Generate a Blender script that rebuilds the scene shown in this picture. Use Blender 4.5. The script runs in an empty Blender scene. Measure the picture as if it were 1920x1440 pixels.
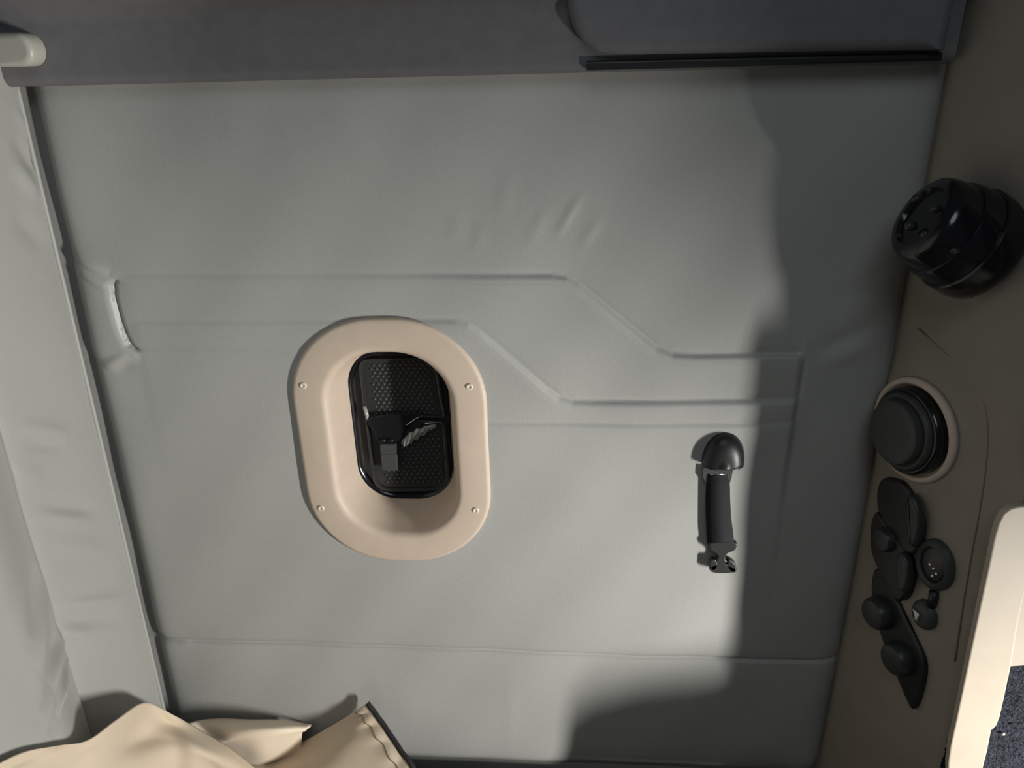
import bpy, math, random
import numpy as np
from mathutils import Vector, Matrix

random.seed(4)
rng = np.random.default_rng(4)
sc = bpy.context.scene
col = sc.collection

# ------------------------------------------------------------------ camera
ZO = 1.6                                   # eye height above the cab floor
FPX = 1444.0                               # focal length in pixels for a 1920 x 1440 frame
R = np.array([[0.99766977, 0.00260805, -0.06817797],
              [0.06354096, -0.39948931, 0.91453312],
              [-0.02485123, -0.91673414, -0.39872413]])
EYE = np.array([0.0, -0.9, ZO])
cam = bpy.data.cameras.new('camera')
cam.sensor_width = 36.0
cam.lens = FPX / 1920 * 36.0
cam.clip_start = 0.02
camo = bpy.data.objects.new('camera', cam)
M = Matrix.Identity(4)
for i in range(3):
    M[i][0] = R[i, 0]; M[i][1] = -R[i, 1]; M[i][2] = -R[i, 2]; M[i][3] = EYE[i]
camo.matrix_world = M
col.objects.link(camo)
sc.camera = camo

# ------------------------------------------------------------------ light and exposure
sc.view_settings.view_transform = 'Standard'
sc.view_settings.look = 'None'
sc.view_settings.exposure = 0.0
sc.view_settings.gamma = 1.0
sc.view_settings.use_curve_mapping = False
world = bpy.data.worlds.new('world')
sc.world = world
world.use_nodes = True
bg = world.node_tree.nodes['Background']
bg.inputs[0].default_value = (0.93, 0.98, 1.0, 1)
bg.inputs[1].default_value = 0.034

LAMP = np.array([1.23, -0.90, ZO - 0.80])   # cab lamp beyond the added shadow board
ld = bpy.data.lights.new('cab_lamp', 'AREA')
ld.shape = 'ELLIPSE'; ld.size = 0.075; ld.size_y = 0.50; ld.energy = 38.0; ld.color = (1.0, 0.985, 0.935)
lo = bpy.data.objects.new('cab_lamp', ld)
lo.location = LAMP
lo.rotation_euler = (Vector((-0.2, 0, ZO - 0.55)) - Vector(LAMP)).to_track_quat('-Z', 'Y').to_euler()
col.objects.link(lo)

fd = bpy.data.lights.new('fill_light', 'AREA')   # dim fill added from above, not a fitting of the cab
fd.shape = 'DISK'; fd.size = 0.7; fd.energy = 3.3; fd.color = (0.82, 0.93, 1.0)
fo = bpy.data.objects.new('fill_light', fd)
fo.location = (0.1, -1.3, ZO + 0.75)
fo.rotation_euler = (Vector((0.2, 0, ZO - 0.3)) - Vector(fo.location)).to_track_quat('-Z', 'Y').to_euler()
col.objects.link(fo)

# ------------------------------------------------------------------ geometry helpers
def ray(px, py):
    return R @ np.array([(px - 960) / FPX, (py - 720) / FPX, 1.0])
def W(px, py, y=0.0):                      # point on a plane parallel to the window wall
    r = ray(px, py); return EYE + r * ((y - EYE[1]) / r[1])
def X(px, py, x=-0.63):                    # point on a plane parallel to the rear wall
    r = ray(px, py); return EYE + r * ((x - EYE[0]) / r[0])
PA = math.radians(20)                      # the control panel leans 20 degrees out of square
PN = np.array([-math.cos(PA), -math.sin(PA), 0.0])
PT = np.array([math.sin(PA), -math.cos(PA), 0.0])
P0 = np.array([0.40, 0.0, 0.0])
UP = np.array([0, 0, 1.0])
def PP(px, py, off=0.0):                   # point on the control panel
    r = ray(px, py); k = np.dot(P0 + PN * off - EYE, PN) / np.dot(r, PN)
    return EYE + r * k

def S(t):
    t = np.clip(t, 0, 1); return t * t * (3 - 2 * t)

def mesh(name, verts, faces, mat, parent=None, smooth=True, bevel=None, solid=None, autosmooth=None):
    me = bpy.data.meshes.new(name)
    me.from_pydata([tuple(map(float, v)) for v in verts], [], [tuple(int(i) for i in f) for f in faces])
    me.update()
    if smooth:
        me.polygons.foreach_set('use_smooth', [True] * len(me.polygons))
    if mat: me.materials.append(mat)
    o = bpy.data.objects.new(name, me)
    col.objects.link(o)
    if parent: o.parent = parent
    if solid:
        m = o.modifiers.new('solid', 'SOLIDIFY'); m.thickness = solid; m.offset = 0
    if bevel:
        m = o.modifiers.new('bevel', 'BEVEL'); m.width = bevel; m.segments = 3; m.limit_method = 'ANGLE'
        m.harden_normals = False
    if autosmooth:
        me.set_sharp_from_angle(angle=math.radians(autosmooth))
    return o

def fix_normals(o):
    import bmesh
    b = bmesh.new(); b.from_mesh(o.data); bmesh.ops.recalc_face_normals(b, faces=b.faces); b.to_mesh(o.data); b.free()
    return o

def empty(name, loc=(0, 0, 0)):
    o = bpy.data.objects.new(name, None); o.empty_display_size = 0.05
    o.location = tuple(float(v) for v in loc); col.objects.link(o)
    return o
def reparent(child, root):                 # keep world coordinates under a root that sits elsewhere
    child.parent = root
    child.matrix_parent_inverse = Matrix.Translation(-Vector(root.location))
    return child
def tag(o, label=None, cat=None, group=None, kind=None):
    if label: o['label'] = label
    if cat: o['category'] = cat
    if group: o['group'] = group
    if kind: o['kind'] = kind
    return o

def loft(rings, cap0=False, cap1=False, closed=True):
    n = len(rings[0]); v = [p for r in rings for p in r]; f = []
    for k in range(len(rings) - 1):
        for i in range(n if closed else n - 1):
            j = (i + 1) % n
            f.append((k * n + i, k * n + j, (k + 1) * n + j, (k + 1) * n + i))
    if cap0: f.append(tuple(range(n - 1, -1, -1)))
    if cap1: f.append(tuple((len(rings) - 1) * n + i for i in range(n)))
    return v, f

def rrect(hw, hh, r, n=14):                # rounded rectangle, counter clockwise
    r = min(r, hw - 1e-4, hh - 1e-4); p = []
    for cx, cz, a0 in ((hw - r, hh - r, 0), (-hw + r, hh - r, 90), (-hw + r, -hh + r, 180), (hw - r, -hh + r, 270)):
        for i in range(n + 1):
            a = math.radians(a0 + 90 * i / n); p.append((cx + r * math.cos(a), cz + r * math.sin(a)))
    return p

def tube(path, rad, n=10, closed=False):
    path = [np.array(p, float) for p in path]; rings = []; m = len(path)
    prev = None
    for i in range(m):
        a = path[(i - 1) % m] if (closed or i > 0) else path[i]
        b = path[(i + 1) % m] if (closed or i < m - 1) else path[i]
        t = b - a; t /= np.linalg.norm(t)
        u = np.cross(t, prev if prev is not None else (np.array([0, 0, 1.0]) if abs(t[2]) < .9 else np.array([0, 1.0, 0])))
        if prev is None:
            u /= np.linalg.norm(u); w = np.cross(t, u)
        else:
            w = prev - t * np.dot(prev, t); w /= np.linalg.norm(w); u = np.cross(w, t)
        prev = w
        rr = rad[i] if hasattr(rad, '__len__') else rad
        rings.append([path[i] + rr * (math.cos(2 * math.pi * k / n) * u + math.sin(2 * math.pi * k / n) * w) for k in range(n)])
    if closed: rings.append(rings[0])
    return loft(rings, not closed, not closed)

def lathe(base, axis, prof, n=48, seed_up=UP, squash=1.0):   # prof: (distance along axis, radius)
    axis = np.array(axis, float); axis /= np.linalg.norm(axis)
    u = np.cross(axis, seed_up); u /= np.linalg.norm(u); w = np.cross(u, axis)
    rings = []
    for d, r in prof:
        rings.append([base + axis * d + r * (math.cos(2 * math.pi * k / n) * u * squash + math.sin(2 * math.pi * k / n) * w) for k in range(n)])
    return loft(rings, True, True)

def cr(p0, p1, p2, p3, t):
    return 0.5 * (2 * p1 + (p2 - p0) * t + (2 * p0 - 5 * p1 + 4 * p2 - p3) * t * t + (3 * p1 - p0 - 3 * p2 + p3) * t ** 3)
def spline(pts, k=8, closed=False):
    pts = [np.array(p, float) for p in pts]; n = len(pts); out = []
    for i in range(n if closed else n - 1):
        if closed: a, b, c, d = pts[(i - 1) % n], pts[i], pts[(i + 1) % n], pts[(i + 2) % n]
        else:
            b, c = pts[i], pts[i + 1]
            a = pts[i - 1] if i else 2 * b - c
            d = pts[i + 2] if i + 2 < n else 2 * c - b
        out += [cr(a, b, c, d, j / k) for j in range(k)]
    if not closed: out.append(pts[-1])
    return out
def sheet(ctrl, k=8):                      # smooth surface through a net of points
    rows = [spline(r, k) for r in ctrl]
    cols = [spline([rows[i][j] for i in range(len(rows))], k) for j in range(len(rows[0]))]
    m, n = len(cols[0]), len(cols)
    v = [cols[j][i] for i in range(m) for j in range(n)]
    f = [(i * n + j, i * n + j + 1, (i + 1) * n + j + 1, (i + 1) * n + j) for i in range(m - 1) for j in range(n - 1)]
    return v, f, m, n

def prism(name, outline, depth_vec, mat, parent=None, edge=0.002, seg=3):
    """outline: 3d points of one face; extruded by depth_vec with a rounded rim at the far end"""
    P = np.array(outline); d = np.array(depth_vec, float); L = np.linalg.norm(d); c = P.mean(0)
    dn = d / L; rings = [P]
    n = len(P)
    nrm = []
    for i in range(n):
        t = P[(i + 1) % n] - P[i - 1]; t /= np.linalg.norm(t); q = np.cross(dn, t)
        nrm.append(q)
    nrm = np.array(nrm)
    if np.mean(np.sum(nrm * (P - c), 1)) < 0: nrm = -nrm
    for s in range(seg + 1):
        a = math.pi / 2 * s / seg
        rings.append(P + dn * (L - edge + edge * math.sin(a)) - nrm * edge * (1 - math.cos(a)))
    v, f = loft(rings, True, True)
    o = mesh(name, v, f, mat, parent); fix_normals(o)
    o.data.set_sharp_from_angle(angle=math.radians(50))
    for p in o.data.polygons:
        if len(p.vertices) > 4 or n <= 4 and len(p.vertices) == n and p.index >= len(o.data.polygons) - 2: p.use_smooth = False
    return o

def boxm(name, lo_, hi_, mat, parent=None, bevel=0.004):
    (a, b, c), (d, e, f) = lo_, hi_
    v = [(a, b, c), (d, b, c), (d, e, c), (a, e, c), (a, b, f), (d, b, f), (d, e, f), (a, e, f)]
    fc = [(0, 3, 2, 1), (4, 5, 6, 7), (0, 1, 5, 4), (1, 2, 6, 5), (2, 3, 7, 6), (3, 0, 4, 7)]
    return mesh(name, v, fc, mat, parent, smooth=False, bevel=bevel)

# ------------------------------------------------------------------ materials
def material(name, color, rough=0.5, spec=0.5, bump=None, var=None, metallic=0.0, sheen=0.0, coat=0.0, weave=None):
    m = bpy.data.materials.new(name); m.use_nodes = True
    nt = m.node_tree; N = nt.nodes; Lk = nt.links
    b = N['Principled BSDF']
    b.inputs['Base Color'].default_value = (*color, 1)
    b.inputs['Roughness'].default_value = rough
    b.inputs['Specular IOR Level'].default_value = spec
    b.inputs['Metallic'].default_value = metallic
    b.inputs['Sheen Weight'].default_value = sheen
    b.inputs['Coat Weight'].default_value = coat
    tc = N.new('ShaderNodeTexCoord')
    if var:                                # (scale, amount)
        nz = N.new('ShaderNodeTexNoise'); nz.inputs['Scale'].default_value = var[0]; nz.inputs['Detail'].default_value = 4
        Lk.new(tc.outputs['Object'], nz.inputs['Vector'])
        rp = N.new('ShaderNodeValToRGB')
        rp.color_ramp.elements[0].position = 0.3; rp.color_ramp.elements[1].position = 0.7
        rp.color_ramp.elements[0].color = (*[c * (1 - var[1]) for c in color], 1)
        rp.color_ramp.elements[1].color = (*[min(1, c * (1 + var[1])) for c in color], 1)
        Lk.new(nz.outputs['Fac'], rp.inputs['Fac']); Lk.new(rp.outputs['Color'], b.inputs['Base Color'])
    if bump:                               # (kind, scale, strength, distance)
        kind, s, st, di = bump
        if kind == 'grain':
            t = N.new('ShaderNodeTexVoronoi'); t.inputs['Scale'].default_value = s; out = t.outputs['Distance']
        else:
            t = N.new('ShaderNodeTexNoise'); t.inputs['Scale'].default_value = s; t.inputs['Detail'].default_value = 3; out = t.outputs['Fac']
        Lk.new(tc.outputs['Object'], t.inputs['Vector'])
        bp = N.new('ShaderNodeBump'); bp.inputs['Strength'].default_value = st; bp.inputs['Distance'].default_value = di
        Lk.new(out, bp.inputs['Height']); Lk.new(bp.outputs['Normal'], b.inputs['Normal'])
    if weave:
        t = N.new('ShaderNodeTexWave'); t.bands_direction = 'Z'; t.inputs['Scale'].default_value = weave
        Lk.new(tc.outputs['Object'], t.inputs['Vector'])
        bp = N.new('ShaderNodeBump'); bp.inputs['Strength'].default_value = 0.6; bp.inputs['Distance'].default_value = 0.0006
        Lk.new(t.outputs['Fac'], bp.inputs['Height']); Lk.new(bp.outputs['Normal'], b.inputs['Normal'])
    return m

VINYL = material('grey_vinyl', (0.378, 0.376, 0.358), 0.42, 0.45, ('grain', 620, 0.22, 0.0006), (5.0, 0.035))
VINYL2 = material('grey_vinyl_rear', (0.345, 0.347, 0.325), 0.45, 0.45, ('grain', 620, 0.22, 0.0006), (5.0, 0.03))
PIPING = material('grey_piping', (0.36, 0.36, 0.34), 0.5, 0.4)
BEIGE = material('beige_plastic', (0.56, 0.455, 0.365), 0.5, 0.4, ('noise', 900, 0.12, 0.0004), (40, 0.03))
PANEL = material('tan_plastic', (0.265, 0.235, 0.193), 0.55, 0.35, ('noise', 900, 0.15, 0.0004), (30, 0.04))
CREAM = material('cream_plastic', (0.42, 0.36, 0.29), 0.5, 0.4, ('noise', 900, 0.12, 0.0004), (30, 0.03))
LOCKER = material('charcoal_trim', (0.145, 0.142, 0.148), 0.6, 0.35, ('noise', 700, 0.25, 0.0006), (60, 0.06))
BLACK = material('black_plastic', (0.012, 0.012, 0.013), 0.42, 0.45, ('noise', 800, 0.1, 0.0003))
GLOSS = material('glossy_black_plastic', (0.010, 0.010, 0.012), 0.16, 0.5)
VENT = material('dark_vent_plastic', (0.05, 0.054, 0.049), 0.5, 0.4, ('noise', 800, 0.1, 0.0003))
KNOB = material('charcoal_knob_plastic', (0.03, 0.03, 0.029), 0.4, 0.45)
PANE = material('smoked_plastic', (0.032, 0.034, 0.034), 0.2, 0.5)
DIMPLE = material('dimpled_plastic', (0.045, 0.047, 0.047), 0.3, 0.5)
RIDGE = material('highlight_grey_ridge', (0.22, 0.225, 0.215), 0.2, 0.6)  # pale grey paints highlights along the black tray ridges
PULL = material('grey_beige_plastic', (0.40, 0.39, 0.34), 0.4, 0.5)
TAB = material('grey_tab_plastic', (0.055, 0.057, 0.058), 0.45, 0.4)
SILVER = material('bare_metal', (0.6, 0.6, 0.58), 0.28, 0.5, metallic=1.0)
CLEAR = material('crazed_clear_plastic', (0.32, 0.33, 0.31), 0.15, 0.6)
WEB = material('black_webbing', (0.022, 0.022, 0.024), 0.75, 0.3, weave=420)
RIVET = material('cream_rivet', (0.68, 0.60, 0.50), 0.35, 0.5)
KHAKI = material('khaki_cotton', (0.60, 0.495, 0.375), 0.8, 0.2, ('noise', 1400, 0.25, 0.0004), (12, 0.05), sheen=0.1)
KHAKI2 = material('khaki_lining', (0.78, 0.66, 0.52), 0.7, 0.25, ('noise', 1400, 0.2, 0.0004), (12, 0.04), sheen=0.1)
THREAD = material('brown_thread', (0.20, 0.15, 0.10), 0.8, 0.2)
BIND = material('black_binding', (0.02, 0.019, 0.02), 0.7, 0.3)
BED = material('black_mattress_ticking', (0.012, 0.012, 0.014), 0.85, 0.2, ('noise', 500, 0.4, 0.001))
CARPET = material('speckled_carpet', (0.03, 0.032, 0.042), 0.95, 0.1, ('noise', 420, 1.0, 0.004), (330, 0.75))
FLOOR = material('bunk_board', (0.05, 0.048, 0.045), 0.8, 0.2, None, (8, 0.1))
DARKBOARD = material('dark_board', (0.10, 0.10, 0.10), 0.8, 0.2, None, (8, 0.1))

# ------------------------------------------------------------------ setting: bunk platform, and an unseen board added to shape the wall shadow
ZB = ZO - 1.065                            # top of the mattress
o = boxm('floor', (-0.75, -1.9, ZB - 0.32), (2.6, 0.05, ZB - 0.20), FLOOR, bevel=None)
tag(o, 'dark bunk platform under the black mattress', 'floor', kind='structure')

def thru(x, z, y=-0.54):                   # where the line from a wall point to the lamp passes the added board
    t = y / LAMP[1]; return (x + t * (LAMP[0] - x), z + t * (LAMP[2] - ZO - z))
top = [thru(*p) for p in ((-0.48, -0.02), (-0.30, -0.045), (-0.14, -0.07), (-0.03, -0.09), (0.01, -0.12), (0.07, -0.16), (0.115, -0.21), (0.145, -0.27), (0.168, -0.33), (0.190, -0.375))]
hd = [(top[0][0], 0.45)] + top + [(0.885, -0.655), (0.95, -0.73), (0.98, -0.85), (0.98, -1.27), (2.0, -1.27), (2.0, 0.45)]
fr = [np.array([x, -0.54, ZO + z]) for x, z in hd]
v, f = loft([fr, [p + np.array([0, -0.012, 0]) for p in fr]], True, True)
o = fix_normals(mesh('shadow_board', v, f, DARKBOARD, smooth=False))
tag(o, 'unseen dark board added to shape the shadow on the padded wall', 'wall', kind='structure')

# ------------------------------------------------------------------ window wall: one padded vinyl skin, split along its seams
def wl(pts):                               # pixel polyline on the wall -> x, z arrays
    q = np.array([W(*p) for p in pts]); return q[:, 0], q[:, 2]
L1 = wl([(60, 521), (220, 521), (600, 520), (1035, 520), (1062, 524), (1085, 537), (1110, 558), (1205, 636), (1232, 656), (1262, 667), (1300, 669), (1505, 667), (1640, 662)])
L2 = wl([(60, 608), (250, 608), (600, 606), (856, 604), (878, 609), (900, 624), (1025, 732), (1048, 748), (1075, 756), (1110, 757), (1505, 751), (1640, 748)])
L3 = wl([(60, 657), (250, 657), (540, 656), (640, 670), (800, 780), (860, 796), (920, 796), (1200, 797), (1505, 795), (1640, 790)])
L4 = wl([(200, 1200), (300, 1204), (500, 1208), (760, 1218), (1000, 1227), (1200, 1236), (1500, 1243), (1700, 1246)])
def soft(z, L, x):
    k = np.interp(x, *L)
    s = (np.interp(x + 0.004, *L) - np.interp(x - 0.004, *L)) / 0.008
    return (z - k) / np.sqrt(1 + s * s * np.exp(-((z - k) / 0.03) ** 2))    # signed distance, positive above the seam

def seg_dist(x, z, a, b):
    ax, az = a; bx, bz = b; dx, dz = bx - ax, bz - az; l2 = dx * dx + dz * dz
    t = ((x - ax) * dx + (z - az) * dz) / l2
    tc = np.clip(t, 0, 1)
    return np.hypot(x - ax - tc * dx, z - az - tc * dz), tc
XE = W(1505, 720)[0]                       # right end of the stitched ledge
XS = W(225, 570)[0]
WRINK = [((1095, 355), (1040, 450), 5, .0022), ((1130, 400), (1085, 470), 6, .0016), ((1030, 380), (985, 470), 7, .0013), ((960, 300), (935, 420), 9, .0012),
         ((860, 380), (850, 470), 9, .0010), ((905, 410), (890, 480), 7, .0010), ((620, 190), (700, 330), 14, .0013), ((520, 200), (560, 330), 16, .0012),
         ((430, 190), (440, 300), 14, .0008), ((780, 200), (820, 300), 18, .0010),
         ((1510, 665), (1655, 605), 9, -.004), ((1520, 690), (1660, 640), 10, .004), ((1560, 590), (1670, 560), 12, .0025), ((1580, 560), (1680, 500), 10, -.002),
         ((130, 480), (208, 514), 6, .009), ((145, 508), (205, 538), 5, .005), ((150, 540), (200, 560), 7, .0015), ((190, 690), (245, 664), 6, .006), ((215, 700), (250, 680), 8, -.002),
         ((330, 1206), (360, 1208), 4, .0015), ((700, 1225), (720, 1400), 12, .0007), ((960, 1235), (955, 1420), 10, .0008), ((1240, 1300), (1000, 1200), 40, -.001)]
PADX = wl([(196, 480), (215, 520), (209, 535), (211, 560), (221, 600), (230, 628), (241, 650), (262, 664)])   # x, z of the small pad's edge

XCO = lambda z: -0.612 - 0.0295 * (ZO - z)
def wall_h(x, z):
    d1, d2, d3, d4 = soft(z, L1, x), soft(z, L2, x), soft(z, L3, x), soft(z, L4, x)
    fade = S((XE - x) / 0.012) * S((x - XS) / 0.02)
    left = 0.14 + 0.66 * S((x + 0.32) / 0.40)          # seams are fainter at the left
    g = lambda d, w: np.exp(-(d / w) ** 2)
    h = np.zeros_like(x)
    h += fade * left * 0.0055 * S((0.005 - d1) / 0.010) * np.exp(-np.clip(-d1, 0, 9) / 0.16)
    h += fade * left * 0.0055 * S((0.005 - d2) / 0.010) * np.exp(-np.clip(-d2, 0, 9) / 0.09)
    h += fade * left * 0.0020 * S((0.004 - d3) / 0.009) * np.exp(-np.clip(-d3, 0, 9) / 0.10)
    for d, a in ((d1, 1.0), (d2, 1.0), (d3, .5)):
        h -= fade * left * a * (0.0011 * g(d - 0.004, 0.0034) + 0.0008 * g(d + 0.005, 0.0030))
        h -= fade * left * a * 0.0022 * S((d + 0.004) / 0.010) * np.exp(-np.abs(d - 0.004) / 0.02)
    # right hand end of the ledge
    zt, zb = np.interp(x, *L1), np.interp(x, *L3)
    inside = S((zt - z) / 0.02) * S((z - zb) / 0.02)
    h -= inside * 0.0022 * g(x - XE + 0.002, 0.003)
    # bottom seam
    h -= 0.0034 * g(d4, 0.0042) + 0.004 * np.exp(-np.abs(d4) / 0.016) - 0.0012 * g(d4 + 0.004, 0.002)
    # small raised pad by the rear corner
    px_ = np.interp(z, PADX[1][::-1], PADX[0][::-1])
    zt2 = W(160, 492)[2] + (W(210, 512)[2] - W(160, 492)[2]) * (x - W(160, 492)[0]) / (W(210, 512)[0] - W(160, 492)[0])
    pad = S((px_ - x + 0.002) / 0.012) * S((zt2 - z) / 0.022) * S((z - W(240, 690)[2]) / 0.03)
    zw = S((W(215, 522)[2] - z) / 0.006) * S((z - W(250, 662)[2]) / 0.006)
    h += 0.0036 * pad - zw * 0.0042 * g(x - px_ - 0.002, 0.0034) - zw * 0.0020 * np.exp(-np.clip(x - px_, 0, 9) / 0.012) * (x > px_)
    # creases
    for a, b, w, amp in WRINK:
        A, B = W(*a), W(*b)
        d, t = seg_dist(x, z, (A[0], A[2]), (B[0], B[2]))
        h += 0.6 * amp * np.exp(-(d / (w * 0.0012)) ** 2) * np.sin(math.pi * np.clip(t, 0.03, .97))
    # gentle overall cushion, tucked in at the borders
    h += 0.0012 * np.sin(x * 17 + z * 6) * np.cos(z * 13 - x * 4) + 0.0006 * np.sin(x * 41 - z * 29)
    h -= 0.016 * np.exp(-np.clip(x - XCO(z), 0, 9) / 0.011)
    h -= 0.014 * np.exp(-np.clip(0.405 - x, 0, 9) / 0.013)
    h -= 0.010 * np.exp(-np.clip(z - (ZB - 0.006), 0, 9) / 0.016)
    return h

BZX, BZZ, BHW, BHH, BR = -0.2275, ZO - 0.484, 0.1275, 0.182, 0.114
nx, nz = 450, 470
xs = np.linspace(-0.70, 0.415, nx); zs = np.linspace(ZO - 1.13, ZO + 0.05, nz)
XX, ZZ = np.meshgrid(xs, zs)
HH = wall_h(XX, ZZ)
e = 1.3e-3
GX = (wall_h(XX + e, ZZ) - wall_h(XX - e, ZZ)) / (2 * e); GZ = (wall_h(XX, ZZ + e) - wall_h(XX, ZZ - e)) / (2 * e)
NRM = np.stack([-GX, -np.ones_like(GX), -GZ], -1)
NRM[..., 0] *= 1
NRM = np.stack([-GX, -np.ones_like(GX), -GZ], -1); NRM /= np.linalg.norm(NRM, axis=-1, keepdims=True)
VV = np.stack([XX, -HH, ZZ], -1)
# the normal of y = -h(x, z) seen from the room
NRM = np.stack([-GX, -np.ones_like(GX), -GZ], -1)
NRM[..., 1] = -1
NRM /= np.linalg.norm(NRM, axis=-1, keepdims=True)
xc = (XX[:-1, :-1] + XX[1:, 1:]) / 2; zc = (ZZ[:-1, :-1] + ZZ[1:, 1:]) / 2
qx = np.abs(xc - BZX) - (BHW - 0.012 - 0.10); qz = np.abs(zc - BZZ) - (BHH - 0.012 - 0.10)
sd = np.hypot(np.maximum(qx, 0), np.maximum(qz, 0)) + np.minimum(np.maximum(qx, qz), 0) - 0.10
hole = sd < 0
padreg = (xc < np.interp(zc, PADX[1][::-1], PADX[0][::-1])) & (zc > W(240, 690)[2]) & (zc < W(180, 500)[2])
inl = (xc < XE)
reg = np.where(soft(zc, L4, xc) < 0, 4, np.where(soft(zc, L2, xc) < 0, 3, np.where(soft(zc, L1, xc) < 0, 2, 1)))
reg = np.where((reg == 3) & (soft(zc, L3, xc) > 0) & inl, 5, reg)
reg = np.where((reg == 2) & ~inl, 1, reg)
reg = np.where((reg == 5) & ~inl, 3, reg)
reg = np.where(padreg, 6, reg); reg = np.where(hole, 0, reg)

def skin(name, region_id, V, NR, REG, mat, parent, flip=False):
    idx = np.argwhere(REG == region_id); n_ = V.shape[1]
    i, j = idx[:, 0], idx[:, 1]
    q = np.stack([i * n_ + j, i * n_ + j + 1, (i + 1) * n_ + j + 1, (i + 1) * n_ + j], 1)
    if flip: q = q[:, ::-1]
    used, inv = np.unique(q, return_inverse=True)
    vv = V.reshape(-1, 3)[used]; nn = NR.reshape(-1, 3)[used]; q = inv.reshape(q.shape)
    me = bpy.data.meshes.new(name)
    me.from_pydata(vv.tolist(), [], q.tolist()); me.update()
    me.polygons.foreach_set('use_smooth', [True] * len(me.polygons))
    me.normals_split_custom_set_from_vertices([tuple(x) for x in nn])
    me.materials.append(mat)
    ob = bpy.data.objects.new(name, me); col.objects.link(ob); ob.parent = parent
    return ob

wall = empty('wall_back')
tag(wall, 'grey padded vinyl side wall with stitched stepped ledge around the small window', 'wall', kind='structure')
for rid, lab in ((1, 'smooth upper vinyl panel'), (2, 'stepped vinyl band between two seams'), (5, 'narrow vinyl ledge under the stepped band'),
                 (3, 'large lower vinyl panel'), (4, 'vinyl strip along the mattress'), (6, 'small raised vinyl pad at the rear corner')):
    tag(skin('vinyl_panel', rid, VV, NRM, reg, VINYL, wall), lab)

# ------------------------------------------------------------------ rear wall with its proud padded strip
ny, nz2 = 330, 400
ys = np.linspace(-0.95, 0.030, ny); zs2 = np.linspace(ZO - 1.13, ZO - 0.004, nz2)
YY, Z2 = np.meshgrid(ys, zs2)
YE = -0.168
RW = [((0, 300), (60, 372), 10, .004), ((0, 250), (55, 330), 9, -.003), ((0, 400), (80, 470), 12, -.0025), ((0, 200), (40, 250), 8, .002),
      ((20, 800), (130, 815), 9, .003), ((35, 830), (120, 835), 8, -.0025), ((60, 945), (190, 960), 9, -.003), ((65, 965), (180, 975), 8, .003), ((90, 1020), (210, 1030), 9, .002),
      ((105, 1140), (240, 1120), 7, .0032), ((110, 1165), (235, 1160), 8, -.003), ((115, 1185), (180, 1190), 8, .003), ((40, 1290), (130, 1190), 10, .008), ((0, 1260), (90, 1100), 14, .006),
      ((0, 1200), (60, 1050), 14, -.004), ((0, 1340), (105, 1180), 10, -.006), ((40, 1345), (135, 1225), 5, .008), ((10, 1380), (80, 1290), 9, -.004), ((20, 880), (80, 900), 9, .002)]
def rear_h(y, z):
    g = lambda d, w: np.exp(-(d / w) ** 2)
    h = 0.018 + 0.036 * S((YE - y + 0.004) / 0.12) - 0.006 * np.exp(-np.clip(y - YE, 0, 9) / 0.012) * S((y - YE + 0.012) / 0.012)
    h += 0.003 * np.sin(math.pi * np.clip((y - YE) / (-YE), 0, 1))
    low = S((ZO - 0.50 - z) / 0.35)
    h += (0.03 * low * np.exp(-((y + 0.36) / 0.13) ** 2) + 0.012 * np.exp(-((y + 0.45) / 0.2) ** 2)) * S((YE + 0.03 - y) / 0.05)
    for a, b, w, amp in RW:
        A, B = X(*a), X(*b)
        d, t = seg_dist(y, z, (A[1], A[2]), (B[1], B[2]))
        h += 1.1 * amp * np.exp(-(d / (w * 0.0012)) ** 2) * np.sin(math.pi * np.clip(t, 0.03, .97))
    h += 0.0008 * np.sin(z * 31 + y * 9) * np.cos(y * 23 - z * 5)
    h -= 0.030 * S((y + 0.010) / 0.014)
    h -= 0.012 * np.exp(-np.clip(z - (ZB + 0.0), 0, 9) / 0.02)
    return h
H2 = rear_h(YY, Z2)
GY = (rear_h(YY + e, Z2) - rear_h(YY - e, Z2)) / (2 * e); GZ2 = (rear_h(YY, Z2 + e) - rear_h(YY, Z2 - e)) / (2 * e)
slope = lambda z: -0.630 - 0.020 * (ZO - z)                      # the corner runs very slightly out of plumb
XPI = lambda z: -0.612 - 0.0295 * (ZO - z)
V2 = np.stack([XPI(Z2) - 0.004 + H2 - 0.018, YY, Z2], -1)
N2 = np.stack([np.ones_like(GY), -GY, -GZ2], -1); N2 /= np.linalg.norm(N2, axis=-1, keepdims=True)
yc = (YY[:-1, :-1] + YY[1:, 1:]) / 2
reg2 = np.where(yc > YE, 1, 2)
rear = empty('wall_left')
tag(rear, 'pale grey padded rear wall meeting the window wall at a piped corner', 'wall', kind='structure')
tag(skin('vinyl_strip', 1, V2, N2, reg2, VINYL2, rear, flip=False), 'upright padded vinyl strip with small creases')
tag(skin('vinyl_panel', 2, V2, N2, reg2, VINYL2, rear, flip=False), 'creased vinyl cushion panel')
pp = [(slope(z) - 0.001 + 0.0012 * math.sin(z * 9), 0.000, z) for z in np.linspace(ZO - 1.06, ZO - 0.012, 60)]
v, f = tube([(XPI(p[2]) - 0.0035, -0.009, p[2]) for p in pp], 0.0030, 8)
tag(mesh('piping', v, f, PIPING, rear), 'thin raised corner piping')

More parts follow.
